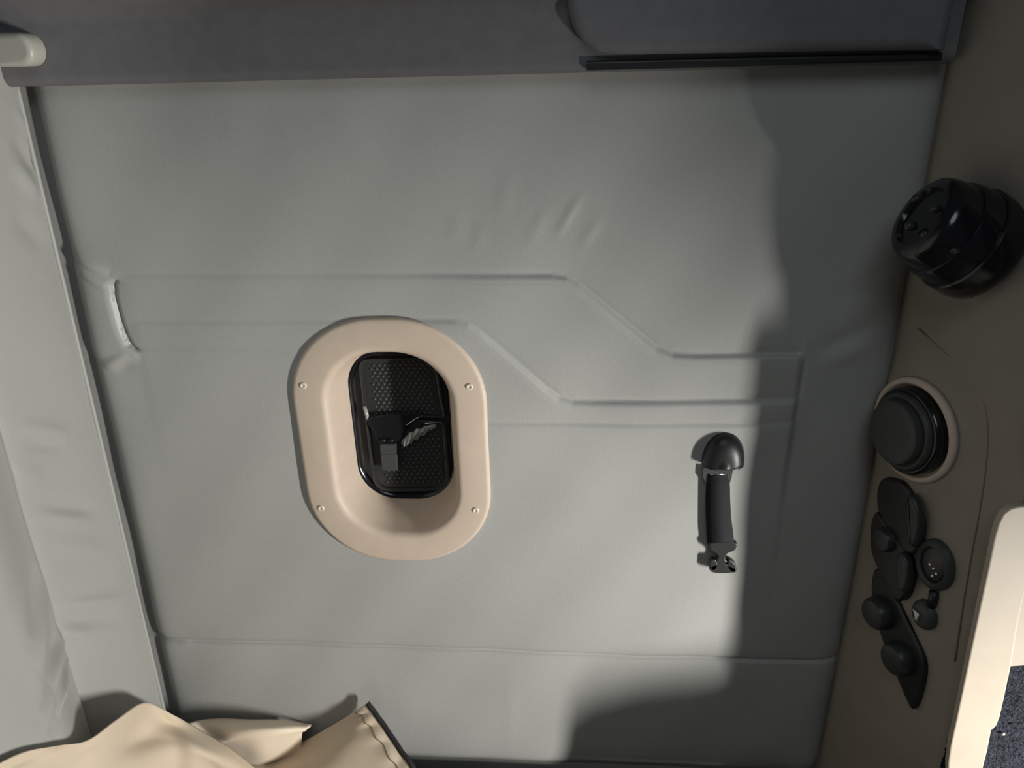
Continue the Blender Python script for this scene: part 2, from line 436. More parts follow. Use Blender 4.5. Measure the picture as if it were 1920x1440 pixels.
# ------------------------------------------------------------------ overhead locker along the top of the wall
lk = empty('overhead_locker', (0, 0, ZO - 0.02))
tag(lk, 'charcoal overhead locker running along the top of the wall', 'locker')
def extr_x(name, prof, x0, x1, mat, parent, nseg=2):
    rings = [[np.array([x, y, z]) for y, z in prof] for x in np.linspace(x0, x1, nseg)]
    v, f = loft(rings, True, True)
    ob = fix_normals(mesh(name, v, f, mat)); ob.data.set_sharp_from_angle(angle=math.radians(40))
    return reparent(ob, parent)
zb_ = W(500, 150, -0.03)[2]
prof = [(0.03, zb_ + 0.004), (-0.016, zb_ - 0.001)]
prof += [(-0.018 - 0.012 * math.sin(a), zb_ + 0.011 - 0.012 * math.cos(a)) for a in np.linspace(0.1, math.pi / 2, 8)]
zs_ = W(500, 20, -0.035)[2]
prof += [(-0.031, zs_ - 0.008), (-0.033, zs_ - 0.003), (-0.040, zs_ + 0.004), (-0.062, zs_ + 0.016), (-0.075, zs_ + 0.25), (0.03, zs_ + 0.25)]
extr_x('body', prof, -0.78, 0.392, LOCKER, lk)
reparent(boxm('side_body', (-1.02, -0.95, zb_ + 0.018), (-0.765, 0.03, zs_ + 0.25), LOCKER, bevel=.012), lk)
# the door to the right stands proud and its lower left corner is rounded
yd = -0.040
def dpt(px, py): return W(px, py, yd)
outl = [dpt(1062, -60), dpt(1064, 0), dpt(1069, 32), dpt(1081, 62), dpt(1104, 86), dpt(1145, 101), dpt(1300, 100), dpt(1500, 97), dpt(1768, 93)]
outl = spline(outl, 6) + [np.array([dpt(1768, 93)[0], yd, ZO + 0.29]), np.array([dpt(1062, -60)[0], yd, ZO + 0.29])]
outl = [p - np.array([0, p[1] + 0.028, 0]) for p in outl]
d_ = prism('door', outl, (0, -0.022, 0), LOCKER, edge=0.010, seg=6)
reparent(d_, lk); tag(d_, 'proud locker door with rounded corner')
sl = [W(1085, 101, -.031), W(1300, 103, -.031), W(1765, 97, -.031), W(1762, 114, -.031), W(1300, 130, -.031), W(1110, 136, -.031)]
sl = [W(1100, 114, -.03), W(1300, 109, -.03), W(1763, 98, -.03), W(1761, 114, -.03), W(1300, 127, -.03), W(1100, 132, -.03)]  # black strip that paints the shade below the door
o = prism('shade_strip', sl, (0, -.006, 0), BLACK, edge=.0025); reparent(o, lk); tag(o, 'black strip standing in for the shade under the door')
# pale pull handle at the far left
hc = [W(-90, 94, -0.05), W(46, 93, -0.05)]
hh_ = 0.0165
ring = []
for a in np.linspace(-math.pi / 2, math.pi / 2, 14): ring.append((hc[1][0] - 0.004 + 0.5 * 0.03 * math.cos(a), hc[1][2] + hh_ * math.sin(a)))
ring += [(hc[0][0], hc[0][2] + hh_), (hc[0][0], hc[0][2] - hh_)]
h_ = prism('handle', [np.array([x, -0.031, z]) for x, z in ring], (0, -0.024, 0), PULL, edge=0.006, seg=4)
reparent(h_, lk); tag(h_, 'pale beige pull handle with rounded end')

# ------------------------------------------------------------------ window in its moulded surround
win = empty('window_1', (BZX, 0, BZZ - BHH))
tag(win, 'small dark window in a rounded beige moulded surround on the grey wall', 'window', kind='structure')
DG = 0.062                                 # depth of the pane behind the wall
def brow(hw, hh, r, y, dx=0, dz=0):
    return [np.array([BZX + dx + x, y, BZZ + dz + z]) for x, z in rrect(hw, hh, r)]
rows = [brow(BHW - 0.004, BHH - 0.004, BR - .004, 0.014), brow(BHW, BHH, BR, 0.002), brow(BHW, BHH, BR, -0.003), brow(BHW - .001, BHH - .001, BR - .001, -0.0055),
        brow(BHW - .003, BHH - .003, BR - .003, -0.0070), brow(BHW - .006, BHH - .006, BR - .006, -0.0075),
        brow(BHW - .030, BHH - .030, BR - .028, -0.0075), brow(BHW - .036, BHH - .036, BR - .033, -0.0072)]
for a in np.linspace(0.12, 1.0, 9):        # rolled lip into the recess
    t = a * math.radians(72)
    rows.append(brow(BHW - .036 - .012 * math.sin(t), BHH - .036 - .012 * math.sin(t), BR - .033 - .010 * math.sin(t), -0.0072 + 0.015 * (1 - math.cos(t))))
hw0 = BHW - .036 - .0115; hh0 = BHH - .036 - .0115
for t in (.25, .5, .75, 1.0):
    rows.append(brow(hw0 - .012 * t, hh0 - .020 * t, BR - .042 - .020 * t, 0.0 + (DG + .004) * t, 0, 0.002 * t))
v, f = loft(rows)
bz = fix_normals(mesh('surround', v, f, BEIGE)); reparent(bz, win); tag(bz, 'beige moulded surround with deep recess')
for sx, sz in ((-.337, -.392), (-.121, -.393), (-.337, -.578), (-.121, -.578)):
    b = np.array([sx, -0.0070, ZO + sz])
    v, f = lathe(b, (0, -1, 0), [(0, .0046), (.0012, .0046), (.0022, .0038), (.0026, .0024), (.0016, .0020), (.0014, .0010)], 20)
    reparent(mesh('screw', v, f, RIVET), win)
# pane and its dark frame
pr = [brow(hw0 - .004, hh0 - .012, BR - .05, DG - .006), brow(hw0 - .010, hh0 - .020, BR - .058, DG - .007), brow(hw0 - .014, hh0 - .024, BR - .062, DG - .001), ]
v, f = loft([brow(hw0 + .0, hh0 - .004, BR - .05, DG + .006)] + pr)
fr_ = fix_normals(mesh('frame', v, f, GLOSS)); reparent(fr_, win); tag(fr_, 'glossy black window frame')
pc = brow(hw0 + .002, hh0 + .002, BR - .05, DG + .002)
v, f = loft([pc, [p + np.array([0, .006, 0]) for p in pc]], True, True)
pn = fix_normals(mesh('pane', v, f, PANE, smooth=False)); reparent(pn, win); tag(pn, 'smoked dark pane')
def G(px, py, y=DG - 0.001): return W(px, py, y)
# two dimpled trays with raised ridges
def tray(corners, rads):
    c = [G(*p) for p in corners]
    path = []
    n_ = len(c)
    for i in range(n_):
        p = c[i]; a = c[i - 1] - p; b = c[(i + 1) % n_] - p; r = rads[i]
        a = p + a / np.linalg.norm(a) * r; b = p + b / np.linalg.norm(b) * r
        for t in np.linspace(0, 1, 7): path.append((1 - t) ** 2 * a + 2 * t * (1 - t) * p + t * t * b)
    return path
TU = [(672, 672), (818, 668), (832, 760), (838, 782), (684, 780)]
TL = [(684, 776), (836, 790), (846, 918), (702, 920)]
for T_, rr_ in ((TU, (.016, .024, .01, .005, .008)), (TL, (.008, .008, .026, .026))):
    path = tray(T_, rr_)
    cen = np.mean(path, 0)
    inner = [p + (cen - p) * 0.085 for p in path]
    v, f = loft([[p + np.array([0, .003, 0]) for p in path], [p + np.array([0, -.0035, 0]) for p in path], [p + (cen - p) * .03 + np.array([0, -.0045, 0]) for p in path], [p + np.array([0, -.0035, 0]) for p in inner], [p + np.array([0, -.001, 0]) for p in inner]], False, True)
    t_ = fix_normals(mesh('tray', v, f, PANE)); t_.data.set_sharp_from_angle(angle=math.radians(60)); reparent(t_, win); tag(t_, 'dark ridged tray behind the pane')
    for q in (path, inner):
        v, f = tube([p + np.array([0, -.0036, 0]) for p in q], 0.0017, 6, closed=True)
        r_ = mesh('ridge', v, f, RIDGE); r_.parent = t_; r_.matrix_parent_inverse = Matrix.Translation(-Vector(win.location))
def dimples(quad, nu, nv, skip=lambda x, y: False):
    A, B, C_, D_ = [np.array(p, float) for p in quad]
    vv, ff = [], []
    prof = [(0.0, 1.0), (0.45, .85), (0.85, .5)]
    for i in range(nv):
        for j in range(nu):
            u = (j + (0.5 if i % 2 else 0.0)) / nu; w = i / (nv - 1)
            p = (A * (1 - u) + B * u) * (1 - w) + (D_ * (1 - u) + C_ * u) * w
            if skip(*p): continue
            c = G(p[0], p[1], DG - .0020); base = len(vv); r = .0021
            for h_, k in prof:
                for a in range(8):
                    t = 2 * math.pi * a / 8; vv.append(c + np.array([r * k * math.cos(t), -.0019 * h_, r * k * math.sin(t)]))
            vv.append(c + np.array([0, -.0020, 0]))
            for q in range(2):
                for a in range(8):
                    ff.append((base + q * 8 + a, base + q * 8 + (a + 1) % 8, base + q * 8 + 8 + (a + 1) % 8, base + q * 8 + 8 + a))
            for a in range(8): ff.append((base + 16 + a, base + 16 + (a + 1) % 8, base + 24))
    ob = fix_normals(mesh('dimples', vv, ff, DIMPLE)); reparent(ob, win); tag(ob, 'rows of small raised dimples', kind='stuff')
dimples([(694, 678), (808, 676), (818, 774), (706, 776)], 11, 15)
dimples([(716, 806), (826, 800), (834, 902), (726, 904)], 11, 15,
        lambda x, y: (x < 754 and y < 882) or (y < 832 and x < 770) or y < 830 - (x - 750) * 0.45)
# dark hollow, curled clear strip and grey tab between the trays
hol = spline([G(690, 786, DG - .007), G(720, 777, DG - .008), G(790, 776, DG - .008), G(764, 796, DG - .009), G(756, 818, DG - .009), G(738, 830, DG - .009), G(712, 828, DG - .009), G(700, 806, DG - .008)], 5, True)
reparent(prism('latch_plate', hol, (0, -.003, 0), GLOSS, edge=.001), win)
cs = [[G(752, 828, DG - .010), G(768, 812, DG - .014), G(790, 802, DG - .016), G(816, 794, DG - .012)],
      [G(756, 836, DG - .013), G(774, 818, DG - .019), G(794, 808, DG - .018), G(818, 797, DG - .013)],
      [G(760, 838, DG - .010), G(778, 826, DG - .012), G(796, 814, DG - .012), G(818, 800, DG - .011)]]
v, f, m_, n_ = sheet(cs, 5)
for q in range(len(v)): v[q] = v[q] + np.array([0.0008 * math.cos(q % n_ * 2.9 + q // n_), -.0026 * math.sin(q % n_ * 2.2 + 1.3 * (q // n_)), 0.0012 * math.sin(q % n_ * 1.7)])
c_ = mesh('clear_strip', v, f, CLEAR, solid=.0006); reparent(c_, win); tag(c_, 'curled strip of shiny clear plastic')
v, f = tube([G(762, 797, DG - .012), G(778, 786, DG - .012), G(791, 779, DG - .010)], .0007, 6); reparent(mesh('glint_sliver', v, f, SILVER), win)
v, f = tube([G(797, 794, DG - .016), G(815, 792, DG - .015)], .0010, 6); reparent(mesh('glint_sliver', v, f, SILVER), win)  # silver rods put in as glints around the clear strip
tb = [G(714, 830, DG - .010), G(744, 830, DG - .010), G(744, 849, DG - .010), G(715, 849, DG - .010)]
tb = [p for p in tb]
reparent(prism('latch_tab', tb, (0, -.005, 0), TAB, edge=.0006), win)
tb = [G(715, 850, DG - .010), G(745, 850, DG - .010), G(746, 880, DG - .010), G(718, 880, DG - .010)]
reparent(prism('latch_tab', tb, (0, -.004, 0), TAB, edge=.0006), win)
for qx_ in (720, 735):
    v, f = lathe(G(qx_, 824, DG - .011), (0, -1, 0), [(0, .003), (.003, .003), (.005, .0018), (.0055, .0005)], 14); reparent(mesh('latch_pin', v, f, GLOSS), win)
v, f = tube([G(683, 762, DG - .006), G(687, 775, DG - .007), G(690, 786, DG - .006)], .0028, 8); reparent(mesh('hinge_pin', v, f, CLEAR), win)

# ------------------------------------------------------------------ hanging strap with its cap
st = empty('hanging_strap', W(1350, 1068, 0))
tag(st, 'short black webbing strap with side buckle hanging from a domed cap', 'strap')
yw = -float(wall_h(np.array([W(1350, 850)[0]]), np.array([W(1350, 850)[2]]))[0])
cc = W(1355, 869, yw); rx, rz, ry = 0.0275, 0.0455, 0.022
vv = []; rowsd = []
for b in np.linspace(0, math.pi / 2, 12):            # from the rim on the wall to the nose
    rowsd.append([cc + np.array([rx * math.cos(b) ** .55 * math.cos(a) - .002 * math.sin(b), 0.002 - ry * math.sin(b) ** .9, rz * math.sin(a) ** 0.85 * math.cos(b) ** .55 + 0.001]) for a in np.linspace(0, math.pi, 25)])
v, f = loft(rowsd, False, False, closed=False)
cap = fix_normals(mesh('cap', v, f, BLACK)); reparent(cap, st); tag(cap, 'domed black cap')
m = cap.modifiers.new('solid', 'SOLIDIFY'); m.thickness = .002; m.offset = -1
# floor of the dome
fl = [rowsd[i][0] for i in range(12)] + [rowsd[i][-1] for i in range(11, -1, -1)]
v, f = loft([fl, [p + np.array([0, 0, .002]) for p in fl]], True, True); reparent(fix_normals(mesh('cap_floor', v, f, BLACK, smooth=False)), st)
# bracket plate with its slot: four bars
yb = yw - 0.004
def bar(a, b, w, mat, name='bracket'):
    v, f = tube([a, b], w, 10); return reparent(mesh(name, v, f, mat), st)
br = [W(1318, 876, yb), W(1374, 876, yb), W(1371, 893, yb), W(1366, 908, yb), W(1328, 910, yb), W(1317, 893, yb)]
bi = [W(1330, 886, yb), W(1363, 886, yb), W(1362, 892, yb), W(1358, 897, yb), W(1334, 897, yb), W(1330, 892, yb)]
up_ = np.array([0, -.003, 0])
v, f = loft([br, [p + up_ for p in br], [p + up_ for p in bi], bi, br]); b_ = fix_normals(mesh('bracket', v, f, TAB, smooth=False)); reparent(b_, st); tag(b_, 'slotted bracket plate')
bar(W(1331, 889, yb - .003), W(1362, 889, yb - .003), .0012, SILVER, 'slot_bar')
# webbing loop: a band folded over the slot bar
def band(path, x0, x1, th):
    rings = []
    for k, (y, z, xl, xr) in enumerate(path):
        rings.append([np.array([xl, y, z]), np.array([xr, y, z])])
    v = [p for r in rings for p in r]
    f = [(2 * k, 2 * k + 1, 2 * k + 3, 2 * k + 2) for k in range(len(rings) - 1)]
    return v, f
def edge_pts(py, y, l, r): a, b = W(l, py, y), W(r, py, y); return (y, a[2], a[0], b[0])
path = []
for py, l, r, y in ((1020, 1333, 1376, yb - .004), (1000, 1331, 1375, yb - .0045), (970, 1330, 1371, yb - .0048), (935, 1329, 1369, yb - .0048), (905, 1329, 1368, yb - .0050), (895, 1329, 1364, yb - .0045), (891, 1329, 1364, yb - .004), (892, 1328, 1364, yb + .000), (900, 1325, 1362, yb + .001), (940, 1323, 1362, yb + .0015), (980, 1324, 1362, yb + .001), (1015, 1326, 1364, yb + .000), (1024, 1330, 1370, yb - .003)):
    path.append(edge_pts(py, y, l, r))
sp_ = spline([np.array(p) for p in path], 5)
v, f = band(sp_, 0, 0, 0)
wb = mesh('webbing', v, f, WEB, solid=.0018); reparent(wb, st); tag(wb, 'ribbed black webbing loop')
# buckle: cross bar, neck, centre tongue and two prongs
def bpoly(pts, y0, d, name, mat=BLACK, edge=.0015):
    return reparent(prism(name, spline([W(px, py, y0) for px, py in pts], 4, True), (0, -d, 0), mat, edge=edge), st)
bk = bpoly([(1332, 1012), (1376, 1012), (1379, 1019), (1375, 1026), (1362, 1032), (1358, 1042), (1362, 1048), (1350, 1052), (1340, 1048), (1345, 1038), (1338, 1030), (1330, 1024)], yb + .002, .008, 'buckle', KNOB)
tag(bk, 'black side-release buckle')
for pts in ([(1330, 1046), (1336, 1043), (1342, 1046), (1344, 1056), (1337, 1064), (1330, 1060)], [(1364, 1044), (1371, 1046), (1378, 1054), (1378, 1066), (1370, 1067), (1362, 1058)]):
    bpoly(pts, yb + .002, .008, 'prong', KNOB)
bpoly([(1330, 1056), (1352, 1050), (1376, 1058), (1377, 1066), (1352, 1069), (1332, 1066)], yb + .002, .008, 'tongue', KNOB)

# ------------------------------------------------------------------ control cabinet on the right
cb = empty('control_cabinet', (0.45, -0.1, ZB))
tag(cb, 'tan plastic control cabinet at the right end of the wall', 'cabinet')
def pw(u, z, off=0.0): return P0 + PT * u + PN * off + UP * z
# side panel as a gently swelling skin around the vent
VC = PP(1712, 806)
nu_, nv_ = 60, 200
us = np.linspace(-0.02, 0.207, nu_); vs = np.linspace(ZB - 0.05, ZO + 0.12, nv_)
vc_u = float(np.dot(VC - P0, PT)); vc_z = VC[2]
rows_ = []
for z in vs:
    r_ = []
    for u in us:
        d = math.hypot(u - vc_u, z - vc_z)
        off = 0.005 * float(S((0.092 - d) / 0.034)) - 0.004 * float(S((0.062 - d) / 0.006)) * 0
        off -= 0.010 * math.exp(-max(u + 0.006, 0) / 0.008)
        off += 0.004 * math.sin(max(0, min(1, u / .22)) * math.pi)
        r_.append(pw(u, z, off))
    rows_.append(r_)
v, f = loft(rows_, closed=False)
sp = fix_normals(mesh('side_panel', v, f, PANEL)); reparent(sp, cb); tag(sp, 'tan panel carrying vent and switches')
m = sp.modifiers.new('solid', 'SOLIDIFY'); m.thickness = .004; m.offset = 0
# faint seam of the removable service cover
seam = spline([PP(*p, off=.0050) for p in ((1722, 616), (1755, 645), (1805, 690), (1835, 730), (1850, 775), (1853, 830), (1846, 900), (1835, 970), (1822, 1040), (1805, 1140), (1790, 1240))], 6)
v, f = tube(seam, .0009, 6); reparent(mesh('cover_seam', v, f, THREAD), cb)
# front face of the cabinet (towards the cab) above the trim
YF = -0.205
xf = P0[0] + 0.205 / math.cos(PA) * math.sin(PA)
ffp = [(0.60, -0.430), (0.478, -0.430), (0.464, -0.405), (0.456, -0.36), (0.456, 0.12), (1.02, 0.12), (1.02, -0.430)]
ffp = [np.array([x, YF + 0.012, ZO + z]) for x, z in ffp]
o = prism('front_face', ffp, (0, -0.012, 0), PANEL, edge=.002); reparent(o, cb)
# cream trim at the front edge: a moulded plate, with stepped insert and carpet
yt = -0.200
out = [(0.80, -0.4425)] + [tuple((W(*p, y=yt) - np.array([0, 0, ZO]))[[0, 2]]) for p in ((1935, 948), (1912, 949), (1895, 953), (1880, 964), (1871, 982), (1864, 1005), (1855, 1050), (1840, 1120), (1815, 1240), (1793, 1345), (1781, 1400), (1777, 1430), (1777, 1450))]
out += [(0.454, -0.832), (0.425, -0.842), (0.36, -0.856), (0.305, -0.878), (0.276, -0.91), (0.268, -1.045), (0.80, -1.045)]  # foot below the view, flared left to cast the lower wall shadow
inn = [tuple((W(*p, y=yt) - np.array([0, 0, ZO]))[[0, 2]]) for p in ((1843, 1445), (1852, 1410), (1860, 1370), (1869, 1362), (1876, 1345), (1886, 1300), (1899, 1240), (1908, 1180), (1935, 1040))]
pl = [(x, z) for x, z in out[:-2]] + [(0.268, -1.045), (0.52, -1.045)] + inn + [(0.80, -0.52)]
P3 = [np.array([x, yt + 0.007, ZO + z]) for x, z in pl]
tr = prism('front_trim', P3, (0, -0.007, 0), CREAM, edge=.0025, seg=4); reparent(tr, cb); tag(tr, 'cream moulded edge trim with rounded top')
ins = [W(1899, 1246, yt), W(1975, 1243, yt), W(1990, 1000, yt), W(1925, 1000, yt), W(1902, 1120, yt)]
ins = [W(1882, 1252, yt), W(1960, 1247, yt), W(2080, 1240, yt), W(2100, 990, yt), W(1915, 985, yt)]
ins = [p + np.array([0, .0135, 0]) for p in ins]
o = prism('insert_plate', ins, (0, -0.0125, 0), CREAM, edge=.001); reparent(o, cb); tag(o, 'cream insert plate')
cp = [W(1880, 1230, yt), W(2120, 1225, yt), W(2120, 1700, yt), W(1800, 1700, yt), W(1835, 1440, yt)]
cp = [p + np.array([0, .020, 0]) for p in cp]
nxc, nzc = 90, 140
cx0, cx1, cz0, cz1 = 0.44, 0.80, ZB + 0.002, W(1890, 1235, yt)[2]
vv = []; ff = []
for i, z in enumerate(np.linspace(cz0, cz1, nzc)):
    for j, x in enumerate(np.linspace(cx0 + 0.02, cx1, nxc)):
        vv.append((x + rng.normal(0, .0006), yt + .010 - abs(rng.normal(0, .0018)), z + rng.normal(0, .0006)))
for i in range(nzc - 1):
    for j in range(nxc - 1):
        a = i * nxc + j; ff.append((a, a + 1, a + nxc + 1, a + nxc))
cpt = mesh('carpet_facing', vv, ff, CARPET, smooth=True); reparent(cpt, cb); tag(cpt, 'dark blue-grey speckled carpet')
v, f = lathe(W(1881, 1376, yt + .006), (0, -1, 0), [(0, .0022), (.001, .0018), (.0016, .0008)], 12); reparent(mesh('lint_fleck', v, f, RIVET), cb)

# ------------------------------------------------------------------ round air vent
av = empty('air_vent', VC + PN * 0.01)
tag(av, 'round dark swivel air vent in a tan collar', 'vent')
def onp(px, py, off): return PP(px, py, off)
b0 = PP(1714, 806, 0.010)
v, f = lathe(b0, PN, [(0, .064), (.004, .0625), (.0065, .060), (.0068, .0575), (.004, .0555), (-.004, .0550)], 64)
c_ = mesh('collar', v, f, BEIGE); reparent(c_, av); tag(c_, 'pale collar ring')
ax = PN * 1.0 + np.array([-0.04, 0.02, 0.03])
v, f = lathe(b0, ax, [(-.004, .0525), (.010, .0525), (.014, .0510), (.016, .0485), (.0155, .047)], 64); c_ = mesh('housing', v, f, GLOSS); reparent(c_, av)
v, f = lathe(b0, ax, [(.008, .0460), (.017, .0460), (.0215, .0446), (.0230, .0420), (.0215, .0408)], 64); reparent(mesh('swivel_ring', v, f, VENT), av)
v, f = lathe(b0, ax, [(.014, .0385), (.026, .0385), (.0305, .0373), (.0320, .0350), (.0323, .030), (.0326, .015), (.0327, .002)], 64); c_ = mesh('shutter_disc', v, f, VENT); reparent(c_, av); c_.data.set_sharp_from_angle(angle=math.radians(35))

# ------------------------------------------------------------------ reading lamp
rb = PP(1852, 474, 0.004); rt = PP(1732, 408, 0.074)
rl = empty('reading_lamp', rb)
tag(rl, 'black stepped reading lamp fixed high on the tan panel', 'lamp')
axl = rt - rb; LL = np.linalg.norm(axl)
prof = [(-.004, .020), (-.001, .047), (.004, .0535), (.012, .0555), (.40 * LL, .0550), (.42 * LL, .0535)]
v, f = lathe(rb, axl, prof, 64); o = mesh('base', v, f, GLOSS); o.data.set_sharp_from_angle(angle=math.radians(40)); reparent(o, rl)
prof = [(.36 * LL, .0525), (.66 * LL, .0510), (.70 * LL, .0495), (.715 * LL, .046)]
v, f = lathe(rb, axl, prof, 64); o = mesh('barrel', v, f, GLOSS); o.data.set_sharp_from_angle(angle=math.radians(40)); reparent(o, rl)
prof = [(.70 * LL, .0475), (.92 * LL, .0455), (1.0 * LL, .0430), (1.05 * LL, .0375), (1.055 * LL, .031), (1.0 * LL, .029), (1.0 * LL, .002)]
v, f = lathe(rb, axl, prof, 64); o = mesh('lamp_head', v, f, GLOSS); o.data.set_sharp_from_angle(angle=math.radians(40)); reparent(o, rl)
for k, (px, py, off, rr) in enumerate(((1718, 372, .088, .004), (1735, 440, .09, .004), (1752, 392, .085, .0035), (1705, 424, .09, .0045), (1790, 470, .075, .0035))):
    v, f = lathe(PP(px, py, off), PN, [(-.006, rr), (.002, rr), (.004, rr * .6), (.0045, rr * .1)], 16); reparent(mesh('button', v, f, KNOB), rl)
# rocker on the underside edge
sw = [PP(1733, 498, .05), PP(1748, 495, .05), PP(1762, 508, .05), PP(1752, 515, .05)]
reparent(prism('rocker', sw, PN * .006, TAB, edge=.0015), rl)
v, f = lathe(PP(1776, 538, .03), PN, [(-.01, .006), (.006, .006), (.008, .004), (.0085, .001)], 16); reparent(mesh('pivot_screw', v, f, GLOSS), rl)

# ------------------------------------------------------------------ switches, knobs and sockets below the vent
def plate(pts, off, th, mat, name, edge=.004):
    return prism(name, spline([PP(px, py, off) for px, py in pts], 4, True), PN * th, mat, edge=edge, seg=4)
def knob(px, py, off, prof, mat, name, n=32, squash=1.0):
    v, f = lathe(PP(px, py, off), PN, prof, n, squash=squash); o = mesh(name, v, f, mat); o.data.set_sharp_from_angle(angle=math.radians(40)); return o
s1 = empty('rocker_switch', PP(1700, 1040, .003))
tag(s1, 'black rocker switch with rounded lobe directly under the air vent', 'switch')
o = plate([(1672, 894), (1706, 900), (1722, 922), (1738, 958), (1742, 985), (1738, 1022), (1728, 1036), (1712, 1030), (1690, 1000), (1668, 968), (1660, 940), (1661, 912)], .002, .014, BLACK, 'bezel'); reparent(o, s1)
o = plate([(1716, 925), (1728, 945), (1735, 975), (1731, 1015), (1720, 1024), (1712, 1005), (1708, 970), (1709, 938)], .012, .010, KNOB, 'rocker', .005); reparent(o, s1)
s2 = empty('rocker_switch', PP(1690, 1125, .003))
tag(s2, 'black lobed rocker switch in the middle of the control column', 'switch')
o = plate([(1662, 958), (1682, 985), (1704, 1015), (1722, 1050), (1724, 1080), (1718, 1108), (1708, 1122), (1696, 1120), (1680, 1092), (1662, 1062), (1650, 1030), (1648, 990), (1653, 965)], .002, .015, BLACK, 'bezel'); reparent(o, s2)
o = plate([(1700, 1035), (1712, 1060), (1712, 1090), (1704, 1108), (1694, 1098), (1690, 1065), (1692, 1042)], .014, .009, KNOB, 'rocker', .004); reparent(o, s2)
o = knob(1668, 1010, .012, [(0, .016), (.010, .0155), (.014, .013), (.015, .009), (.0152, .001)], KNOB, 'thumb_wheel'); reparent(o, s2)
s3 = empty('control_plate', PP(1722, 1325, .003))
tag(s3, 'long pointed black control plate with two knobs at the bottom of the panel', 'control plate')
o = plate([(1655, 1064), (1672, 1080), (1700, 1140), (1724, 1190), (1742, 1232), (1744, 1262), (1736, 1300), (1724, 1327), (1712, 1312), (1694, 1270), (1675, 1225), (1655, 1165), (1645, 1110), (1647, 1075)], .002, .010, BLACK, 'bezel', .003); reparent(o, s3)
for (px, py) in ((1655, 1147), (1692, 1232)):
    o = knob(px, py, .010, [(0, .0215), (.004, .022), (.014, .0205), (.0175, .018), (.0185, .014), (.0186, .002)], KNOB, 'knob', 32); reparent(o, s3)
    g = knob(px, py, .0275, [(0, .006), (.002, .006), (.003, .004), (.0032, .001)], GLOSS, 'knob_cap', 16); g.parent = o; g.matrix_parent_inverse = Matrix.Translation(-Vector(s3.location))
s4 = empty('power_socket', PP(1760, 1110, .003))
tag(s4, 'oval dark power socket to the right of the rocker switches', 'socket')
o = knob(1762, 1057, .002, [(0, .033), (.008, .0325), (.012, .030), (.0135, .026), (.011, .0225), (.004, .0215)], VENT, 'socket_ring', 40, .80); reparent(o, s4)
o = knob(1760, 1056, .006, [(0, .021), (.0075, .0205), (.009, .017), (.0092, .001)], KNOB, 'socket_cap', 32, .80); reparent(o, s4)
for px, py in ((1745, 1058), (1752, 1066), (1750, 1080), (1757, 1076)):
    o = knob(px, py, .014, [(0, .0022), (.002, .0020), (.0026, .0008)], SILVER, 'contact', 10); reparent(o, s4)
s5 = empty('toggle_switch', PP(1738, 1178, .003))
tag(s5, 'small dark toggle switch with a bare metal tip under the oval socket', 'switch')
o = knob(1742, 1150, .002, [(0, .0195), (.008, .0190), (.012, .0165), (.014, .012), (.0142, .001)], VENT, 'switch_body', 32, .9); reparent(o, s5)
o = prism('metal_tip', [PP(px, py, .012) for px, py in ((1719, 1138), (1727, 1145), (1732, 1150), (1728, 1163), (1723, 1160), (1722, 1150))], PN * .007, SILVER, edge=.0012); reparent(o, s5)
v, f = tube([PP(1752, 1108, .008), PP(1750, 1122, .009), PP(1746, 1136, .009)], .0055, 10); reparent(mesh('lead', v, f, BLACK), s5)

# ------------------------------------------------------------------ mattress
mt = empty('mattress', (-0.1, -0.45, ZB - 0.20))
tag(mt, 'black bunk mattress along the foot of the padded wall', 'mattress')
n1, n2 = 70, 70
vv = []; ff = []
xs_ = np.linspace(-0.605, 0.385, n1); ys_ = np.linspace(-0.92, -0.006, n2)
for y in ys_:
    for x in xs_:
        ed = min(x + 0.605, 0.385 - x, y + 0.92, -0.006 - y)
        z = ZB + 0.004 * math.sin(9 * x + 5 * y) * math.sin(7 * y) - 0.028 * math.exp(-ed / 0.012) + 0.012
        vv.append((x, y, z))
for i in range(n2 - 1):
    for j in range(n1 - 1):
        a = i * n1 + j; ff.append((a, a + 1, a + n1 + 1, a + n1))
edge_loop = [j for j in range(n1)] + [i * n1 + n1 - 1 for i in range(1, n2)] + [(n2 - 1) * n1 + j for j in range(n1 - 2, -1, -1)] + [i * n1 for i in range(n2 - 2, 0, -1)]
b0i = len(vv)
for k in edge_loop: vv.append((vv[k][0], vv[k][1], ZB - 0.20))
m_ = len(edge_loop)
for k in range(m_):
    ff.append((edge_loop[k], b0i + k, b0i + (k + 1) % m_, edge_loop[(k + 1) % m_]))
ff.append(tuple(b0i + k for k in range(m_ - 1, -1, -1)))
o = fix_normals(mesh('cover', vv, ff, BED)); reparent(o, mt)
v, f = tube([(-0.60, -0.915, ZB - .012), (0.38, -0.915, ZB - .012), (0.38, -0.012, ZB - .012), (-0.60, -0.012, ZB - .012)], .004, 8, closed=True)
reparent(mesh('piping', v, f, BIND), mt)

